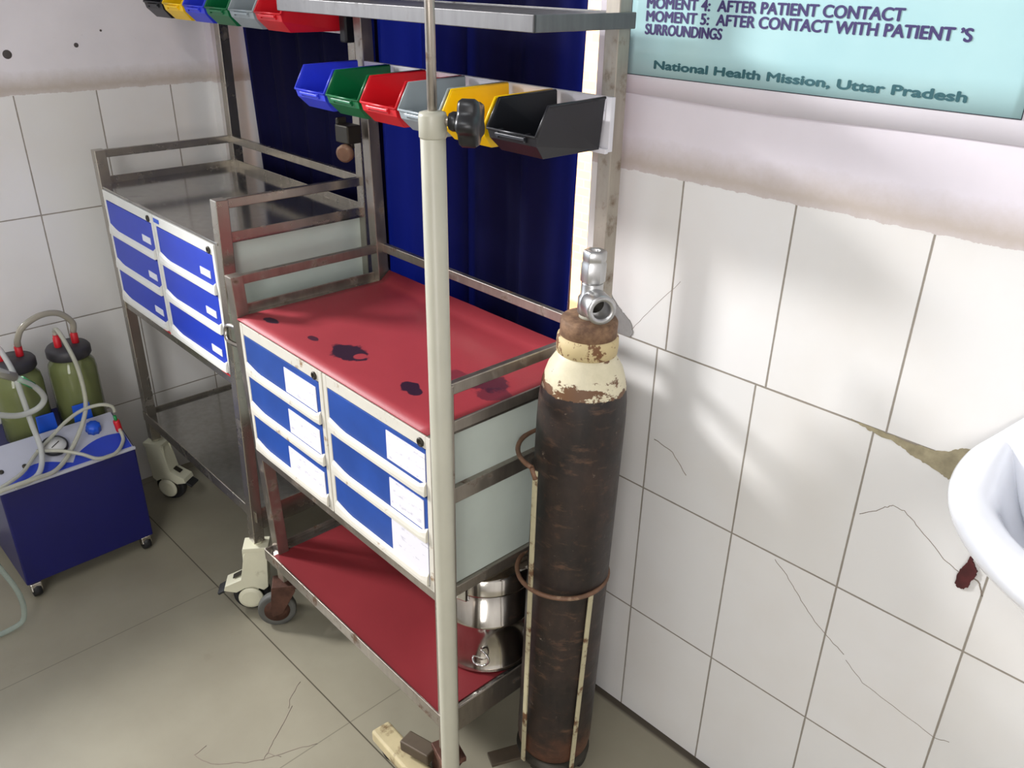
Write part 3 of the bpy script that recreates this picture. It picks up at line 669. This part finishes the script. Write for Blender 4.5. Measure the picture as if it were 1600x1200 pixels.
def hoop(z, R, a0=0, a1=360, rr=.0045):
    full = abs(a1 - a0) >= 360; n = 48 if full else 24
    P = [(R * math.cos(math.radians(a0 + (a1 - a0) * i / n)), R * math.sin(math.radians(a0 + (a1 - a0) * i / n)), z) for i in range(n if full else n + 1)]
    return MB().tube(P, rr, 8, closed=full).obj('hoop', 'ring_rust', stn)
hoop(.472, .0865); hoop(.735, .0905, 75, 268)
MB().tube([(.0905 * math.cos(t), .0905 * math.sin(t), .735 - .02 * i) for i, t in ((0, math.radians(268)), (1, math.radians(274)))], .0045, 8).obj('hoop_end', 'ring_rust', stn)
for a_, zt in ((272, .73), (350, .47), (140, .735)):
    c_, s_ = math.cos(math.radians(a_)), math.sin(math.radians(a_)); R = .0875
    b_ = math.radians(a_ - 9); MB().bar((math.cos(b_) * R * .93, math.sin(b_) * R * .93, .006), (c_ * R, s_ * R, zt), .010, .004, ref=(c_, s_, 0)).obj('upright', 'rod_cream' if a_ != 140 else 'ring_rust', stn, .001)
MB().lathe([(.02, .004), (.078, .004), (.078, .010), (.02, .010)], n=40, close=True).obj('base_plate', 'dark_metal', stn)
MB().bar((0, 0, .002), (-.06, -.13, .002), .034, .008).obj('base_bar', 'old_iron', stn, .001)
for a_ in (200, 285, 40):
    c_, s_ = math.cos(math.radians(a_)) * .058, math.sin(math.radians(a_)) * .058
    wb = MB().lathe([(.006, -.010), (.020, -.010), (.022, 0), (.020, .010), (.006, .010)], (c_, s_, -.0315), (1, .2, 0), 18).obj('foot_wheel', 'black_rubber', stn)
    MB().box((c_ - .012, s_ - .016, -.010), (c_ + .012, s_ + .016, .004)).obj('wheel_fork', 'dark_metal', wb, .001)

# ------------------------------------------------------------------ cream pole stand
PXX, PYY = -.829, -.487
pole = thing('drip_stand', 'cream painted pole stand with thin steel rod and black star knob', 'stand', (PXX, PYY, 0)); pole.rotation_euler = (0, math.radians(-.4), 0)
MB().lathe([(.016, .05), (.0162, .2), (.0162, 1.325), (.015, 1.327)], n=32).obj('tube', 'cream_paint', pole)
MB().lathe([(.0165, 1.305), (.0178, 1.307), (.0178, 1.332), (.0165, 1.336), (.009, 1.338)], n=32).obj('collar', 'cream_paint', pole)
MB().lathe([(.0062, 1.0), (.0062, 1.80), (.003, 1.803)], n=16).obj('rod', 'steel_worn', pole)
kd = Vector((.83, .55, 0)).normalized()
kb = MB().lathe([(.006, .012), (.006, .030)], (0, 0, 1.326), kd, 14).obj('screw', 'steel_worn', pole)
kn = MB(); N_ = 40; a1_ = kd.orthogonal().normalized(); b1_ = kd.cross(a1_); vs = []
for h_, sc in ((.036, .90), (.040, 1), (.056, 1), (.061, .88)):
    for i in range(N_):
        t = 2 * math.pi * i / N_; rr = (.0265 + .004 * math.cos(5 * t)) * sc
        vs.append(Vector((0, 0, 1.326)) + kd * h_ + (a1_ * math.cos(t) + b1_ * math.sin(t)) * rr)
fs = [(k * N_ + i, k * N_ + (i + 1) % N_, (k + 1) * N_ + (i + 1) % N_, (k + 1) * N_ + i) for k in range(3) for i in range(N_)] + [tuple(range(N_)), tuple(3 * N_ + i for i in range(N_))]
kn.add(vs, fs, True).lathe([(.010, .022), (.012, .026), (.012, .036)], (0, 0, 1.326), kd, 18).obj('star_knob', 'black_plastic', pole)
MB().lathe([(.024, .035), (.03, .038), (.03, .075), (.02, .085)], n=28).obj('base_hub', 'cream_old', pole)
for ang, ln in ((176, .255), (62 - 120, .25), (-125, .25)):
    t = math.radians(ang); e = Vector((math.cos(t), math.sin(t), 0))
    lg = MB().bar(e * .02 + Vector((0, 0, .056)), e * ln + Vector((0, 0, .050)), .044, .030).obj('base_leg', 'cream_old', pole, .006, 3)
    MB().lathe([(.004, -.009), (.014, -.009), (.0155, 0), (.014, .009), (.004, .009)], e * (ln - .03) + Vector((0, 0, .0155)), (-e.y, e.x, 0), 18).obj('foot_wheel', 'black_rubber', lg)
    MB().lathe([(.008, .015), (.008, .04)], e * (ln - .03), n=10).obj('foot_stem', 'dark_metal', lg)

# ------------------------------------------------------------------ suction machine
sm = thing('suction_machine', 'dark blue suction machine box with grey control panel on the floor at left', 'suction machine', (-2.26, -.695, 0))
x0, x1, y0, y1 = -.17, .18, -.165, .165
P = [(x0, y0, .045), (x1, y0, .045), (x1, y0, .330), (x1 - .135, y0, .388), (x1 - .14, y0, .345), (x0, y0, .345)]
MB().prism(P, (0, y1 - y0, 0)).obj('housing', 'machine_blue', sm, .004)
MB().bar((x1 - .001, y0 - .001, .330), (x1 - .001, y1 + .001, .330), .008, .008).obj('edge_trim', 'panel_grey', sm, .002)
sl = math.atan2(.058, -.135); up = Vector((.058, 0, .135)).normalized(); al = Vector((-.135, 0, .058)).normalized(); org = Vector((x1, 0, .330))
def onpanel(s, y, h=0): return org + al * s + Vector((0, y, 0)) + up * h
pnl = MB().prism([onpanel(.004, y0 + .004), onpanel(.143, y0 + .004), onpanel(.143, y1 - .004), onpanel(.004, y1 - .004)], up * .0025).obj('control_panel', 'panel_grey', sm, .001)
wv = [onpanel(.006, y0 + .006, .0026)]
for i in range(25):
    u = i / 24; y = y0 + .006 + (y1 - y0 - .012) * u
    wv.append(onpanel(.030 + .022 * math.sin(u * 9 - 1.1) if u < .55 else .018 + .050 * math.sin((u - .50) / .5 * 2.2), y, .0026))
wv.append(onpanel(.006, y1 - .006, .0026))
MB().prism(wv, up * .0006).obj('blue_print', 'panel_blue', pnl)
g = MB().lathe([(.030, .002), (.0315, .004), (.0315, .012), (.028, .014), (.027, .011)], onpanel(.085, -.005), up, 32).obj('gauge', 'black_plastic', pnl)
MB().lathe([(.0272, .010), (.0272, .0112), (.002, .0113)], onpanel(.085, -.005), up, 28).obj('dial', 'dial', g)
MB().bar(onpanel(.078, -.015, .0125), onpanel(.092, .008, .0125), .0018, .001, up).obj('needle', 'black_plastic', g)
kb = MB(); vs = []
for h_, sc in ((.002, 1), (.020, .95), (.024, .8)):
    for i in range(36):
        t = 2 * math.pi * i / 36; rr = (.0185 + .0012 * math.cos(9 * t)) * sc; vs.append(onpanel(.100, .098) + up * h_ + (al * math.cos(t) + Vector((0, 1, 0)) * math.sin(t)) * rr)
kb.add(vs, [(k * 36 + i, k * 36 + (i + 1) % 36, (k + 1) * 36 + (i + 1) % 36, (k + 1) * 36 + i) for k in range(2) for i in range(36)] + [tuple(range(36)), tuple(72 + i for i in range(36))], True).obj('vacuum_knob', 'bright_blue', pnl)
for s_, y_ in ((.055, -.088), (.06, -.14)): MB().lathe([(.006, .002), (.006, .006), (.004, .007)], onpanel(s_, y_), up, 14).obj('panel_screw', 'dark_metal', pnl)
fit = MB().lathe([(.0075, 0), (.0085, .004), (.0085, .03), (.007, .034)], onpanel(.060, .150, .014), (0, -.1, 1), 16).obj('hose_socket', 'red_plastic', pnl)
MB().lathe([(.004, .03), (.004, .048)], onpanel(.060, .150, .014), (0, -.1, 1), 12).obj('hose_tip', 'green_plastic', fit)
for yy in (-.075, .065):
    pass
for i_, (xx, yy) in enumerate(((x1 - .03, y1 - .02), (x1 - .025, y0 + .02), (x0 + .03, y1 - .02), (x0 + .03, y0 + .02))):
    w_ = MB().lathe([(.006, -.01), (.020, -.01), (.022, 0), (.020, .01), (.006, .01)], (xx + .012, yy, .022), (0, 1, 0), 18).obj('caster', 'black_rubber', sm)
    MB().prism([(xx - .012, yy - .013, .045), (xx + .026, yy - .013, .045), (xx + .03, yy - .013, .024), (xx + .012, yy - .013, .016)], (0, .026, 0)).obj('caster_hood', 'steel_bright', w_, .002)
# jars standing in the machine
def jar(xj, yj, label):
    j = thing('suction_jar', label, 'jar', (xj, yj, .3455), 0, 'suction jars')
    R = .060
    MB().lathe([(.02, .001), (R - .006, .001), (R, .008), (R, .160), (R * .95, .180), (R * .74, .198), (R * .70, .206), (R * .66, .206), (R * .70, .196), (R * .90, .178), (R - .004, .158), (R - .004, .010), (.02, .006)], n=44, close=True).obj('glass', 'jar_glass', j)
    ld = MB().lathe([(R * .72, .196), (R * .86, .199), (R * .92, .204), (R * .92, .222), (R * .84, .229), (.01, .231)], n=40).obj('lid', 'lid', j)
    for a_ in (-1, 1):
        MB().lathe([(.0085, .228), (.0095, .232), (.0095, .256), (.0075, .258), (.0075, .264)], (0, a_ * .022, 0), n=16).obj('nozzle', 'red_plastic', ld)
    return j
jar(-2.295, -.580, 'olive glass suction jar with black lid, the one nearer the trolley')
jar(-2.300, -.716, 'olive glass suction jar with black lid, cut by the left edge')
for yy, zz in ((-.60, .0), (-.69, .0)):
    b_ = MB().prism([(.035, yy + .695 - .025, .345), (.035, yy + .695 + .025, .345), (.031, yy + .695 + .022, .43), (.031, yy + .695 - .022, .43)], (.006, 0, 0)).obj('jar_clip', 'bright_blue', sm, .002)
def tubing(pts, r, m, label):
    o = MB().tube(smoothpath(pts, 8), r, 12).obj('tube', m); return tag(o, label, 'tube', 'suction tubes')
tubing([(-2.295, -.558, .606), (-2.293, -.556, .635), (-2.29, -.585, .668), (-2.285, -.63, .675), (-2.285, -.675, .655), (-2.29, -.692, .625), (-2.295, -.694, .606)], .008, 'tube_brown', 'brownish tube arching between the lids of the two jars')
t2 = tubing([(-2.10, -.84, .66), (-2.12, -.79, .63), (-2.14, -.745, .585), (-2.15, -.71, .545), (-2.16, -.695, .505), (-2.17, -.715, .478), (-2.17, -.76, .475), (-2.16, -.81, .50)], .0075, 'tube_milky', 'milky white tube looping in front of the jars with green joint')
MB().tube([(-2.145, -.738, .578), (-2.150, -.715, .552)], .0088, 12).obj('joint', 'green_plastic', t2)
MB().tube([(-2.10, -.845, .664), (-2.14, -.75, .59)], [.009, .0115], 12).obj('funnel_joint', 'cream_paint', t2)
tubing([(-2.297, -.602, .606), (-2.295, -.602, .622), (-2.275, -.60, .628), (-2.24, -.596, .60), (-2.20, -.592, .54), (-2.17, -.60, .46), (-2.15, -.625, .41), (-2.11, -.68, .362), (-2.075, -.73, .345), (-2.06, -.78, .350), (-2.055, -.84, .352), (-2.06, -.92, .345)], .0058, 'tube_clear', 'clear tube hanging from the right jar across the panel')
tubing([(-2.133, -.546, .423), (-2.135, -.55, .440), (-2.145, -.575, .450), (-2.165, -.615, .440), (-2.18, -.655, .415), (-2.17, -.70, .39), (-2.14, -.75, .372), (-2.09, -.80, .36), (-2.06, -.86, .355)], .0048, 'tube_clear', 'clear tube arching from the red and green socket')
tubing([(-2.125, -.546, .375), (-2.10, -.55, .352), (-2.068, -.585, .340), (-2.062, -.63, .345), (-2.085, -.66, .36), (-2.11, -.70, .375), (-2.13, -.75, .385)], .0048, 'tube_clear', 'clear tube sagging below the red socket at the front edge')
tubing([(-2.302, -.738, .606), (-2.28, -.738, .61), (-2.22, -.735, .57), (-2.19, -.735, .50), (-2.17, -.735, .44), (-2.12, -.74, .385), (-2.075, -.77, .35), (-2.06, -.83, .345)], .0068, 'tube_milky', 'milky tube dropping from the left jar in front of the blue clip')
tubing([(-2.06, -.95, .34), (-2.02, -.92, .20), (-1.99, -.895, .10), (-1.985, -.90, .03), (-1.985, -.93, .012), (-1.99, -1.0, .010), (-2.02, -1.1, .010)], .0065, 'hose_clear', 'clear hose curving down to the floor beside the blue box')
